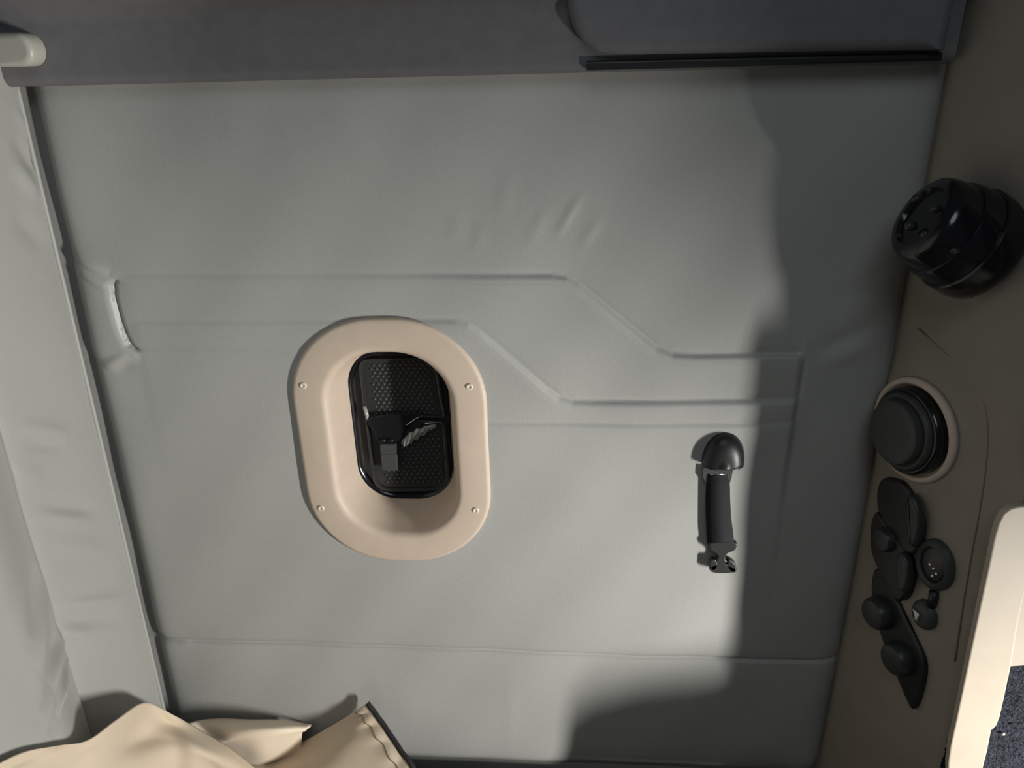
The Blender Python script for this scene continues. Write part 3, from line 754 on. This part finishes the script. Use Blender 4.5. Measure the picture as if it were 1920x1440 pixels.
# ------------------------------------------------------------------ khaki jacket thrown on the mattress
jk = empty('jacket', (-0.45, -0.15, ZB))
tag(jk, 'crumpled khaki jacket lying on the mattress in the rear corner', 'jacket')
def net(rows, sh):
    out_ = []
    for r in rows:
        q = []
        for px, py, y in r:
            y += sh
            while W(px, py, y)[0] < (-0.592 if y > -0.165 else -0.568) and y > -0.8: y -= 0.004     # stay clear of the rear wall
            q.append(W(px, py, y))
        out_.append(q)
    return out_
def cloth(name, rows, mat, k=8, th=.0022, ripple=None, sh=0.045):
    v, f, m_, n_ = sheet(net(rows, sh), k)
    if ripple:
        v = [p + ripple(i // n_ / (m_ - 1), i % n_ / (n_ - 1)) for i, p in enumerate(v)]
    v = [np.array([p[0], p[1], max(p[2], ZB + .020)]) for p in v]
    o = fix_normals(mesh(name, v, f, mat, solid=th)); return reparent(o, jk), v, m_, n_
# big rounded fold at the left
big = [[(-60, 1462, -.10), (40, 1412, -.10), (110, 1398, -.10), (165, 1388, -.10), (218, 1350, -.10), (268, 1318, -.095), (305, 1330, -.10), (365, 1364, -.105), (428, 1402, -.11), (470, 1435, -.115), (520, 1475, -.12)],
       [(-60, 1478, -.125), (40, 1428, -.118), (100, 1412, -.112), (150, 1405, -.125), (210, 1376, -.120), (268, 1352, -.112), (312, 1356, -.122), (362, 1382, -.130), (420, 1415, -.132), (462, 1446, -.132), (515, 1485, -.132)],
       [(-60, 1500, -.150), (30, 1450, -.135), (85, 1432, -.140), (140, 1428, -.155), (200, 1408, -.150), (262, 1386, -.140), (318, 1384, -.155), (364, 1402, -.158), (410, 1428, -.146), (455, 1460, -.142), (510, 1500, -.142)],
       [(-70, 1540, -.170), (20, 1490, -.155), (75, 1470, -.170), (135, 1470, -.185), (195, 1452, -.180), (258, 1432, -.175), (318, 1424, -.180), (362, 1434, -.166), (402, 1450, -.150), (450, 1485, -.150), (510, 1530, -.150)],
       [(-80, 1640, -.20), (10, 1590, -.19), (70, 1570, -.20), (130, 1565, -.21), (190, 1550, -.21), (255, 1540, -.205), (318, 1530, -.20), (364, 1535, -.18), (402, 1550, -.165), (450, 1580, -.165), (510, 1620, -.165)],
       [(-100, 1900, -.24), (0, 1850, -.23), (70, 1830, -.24), (130, 1820, -.25), (190, 1800, -.25), (255, 1790, -.24), (318, 1780, -.24), (364, 1780, -.22), (402, 1790, -.20), (450, 1800, -.20), (510, 1820, -.20)]]
o, v1, m1, n1_ = cloth('back_panel', big, KHAKI); tag(o, 'broad khaki fold rising to a point')
# pale lining fold in the middle
mid = [[(325, 1372, -.055), (362, 1354, -.055), (410, 1348, -.055), (470, 1350, -.055), (530, 1351, -.055), (584, 1360, -.055)],
       [(345, 1384, -.075), (385, 1372, -.078), (425, 1364, -.085), (475, 1362, -.088), (528, 1362, -.082), (580, 1364, -.066)],
       [(370, 1396, -.085), (410, 1390, -.092), (445, 1380, -.100), (485, 1376, -.100), (526, 1374, -.092), (572, 1370, -.072)],
       [(400, 1404, -.082), (425, 1398, -.088), (455, 1395, -.094), (490, 1400, -.096), (530, 1393, -.084), (566, 1378, -.070)],
       [(400, 1470, -.06), (425, 1470, -.062), (455, 1470, -.064), (490, 1470, -.066), (530, 1460, -.06), (566, 1440, -.055)]]
o, *_ = cloth('lining_fold', mid, KHAKI2); tag(o, 'pale inner fold of the jacket')
# flap with stitched hem at the right
fl_ = [[(440, 1436, -.072), (500, 1416, -.074), (560, 1395, -.076), (620, 1362, -.078), (660, 1338, -.079), (686, 1320, -.080)],
       [(450, 1452, -.100), (510, 1434, -.098), (572, 1412, -.094), (632, 1377, -.092), (676, 1350, -.090), (702, 1341, -.089)],
       [(460, 1476, -.124), (522, 1456, -.124), (588, 1432, -.120), (648, 1400, -.116), (696, 1378, -.108), (724, 1372, -.104)],
       [(470, 1510, -.140), (540, 1490, -.142), (610, 1466, -.142), (672, 1438, -.138), (722, 1416, -.130), (748, 1408, -.124)],
       [(480, 1570, -.155), (560, 1550, -.158), (640, 1526, -.162), (700, 1496, -.160), (752, 1468, -.152), (776, 1448, -.146)],
       [(490, 1700, -.18), (580, 1680, -.185), (670, 1650, -.19), (740, 1610, -.19), (800, 1570, -.18), (826, 1540, -.175)],
       [(500, 1880, -.20), (600, 1860, -.21), (700, 1820, -.215), (780, 1760, -.22), (850, 1700, -.215), (880, 1660, -.21)]]
def rip(s, t):
    k = math.exp(-((t - .86) / .10) ** 2) * min(1, s * 6)
    return np.array([0, -.0030 * k * math.sin(s * 40), .0008 * k * math.sin(s * 40 + 1)]) + np.array([0, -.004 * math.sin(t * 9 + s * 10) * min(1, s * 3) * (1 - t), 0])
o, v3, m3, n3 = cloth('hem_flap', fl_, KHAKI, 10, ripple=rip, sh=0.062); tag(o, 'khaki flap with a stitched hem')
colp = [v3[i * n3 + n3 - 1] for i in range(m3)]
v, f = tube([p + np.array([.0022, .001, .001]) for p in colp], .0042, 8); o2 = mesh('edge_binding', v, f, BIND); reparent(o2, jk); tag(o2, 'black edge binding')
cst = int((n3 - 1) * .845)
v, f = tube([v3[i * n3 + cst] + np.array([0, -.0018, .0006]) for i in range(m3)], .0007, 6); o2 = mesh('hem_stitching', v, f, THREAD); reparent(o2, jk)
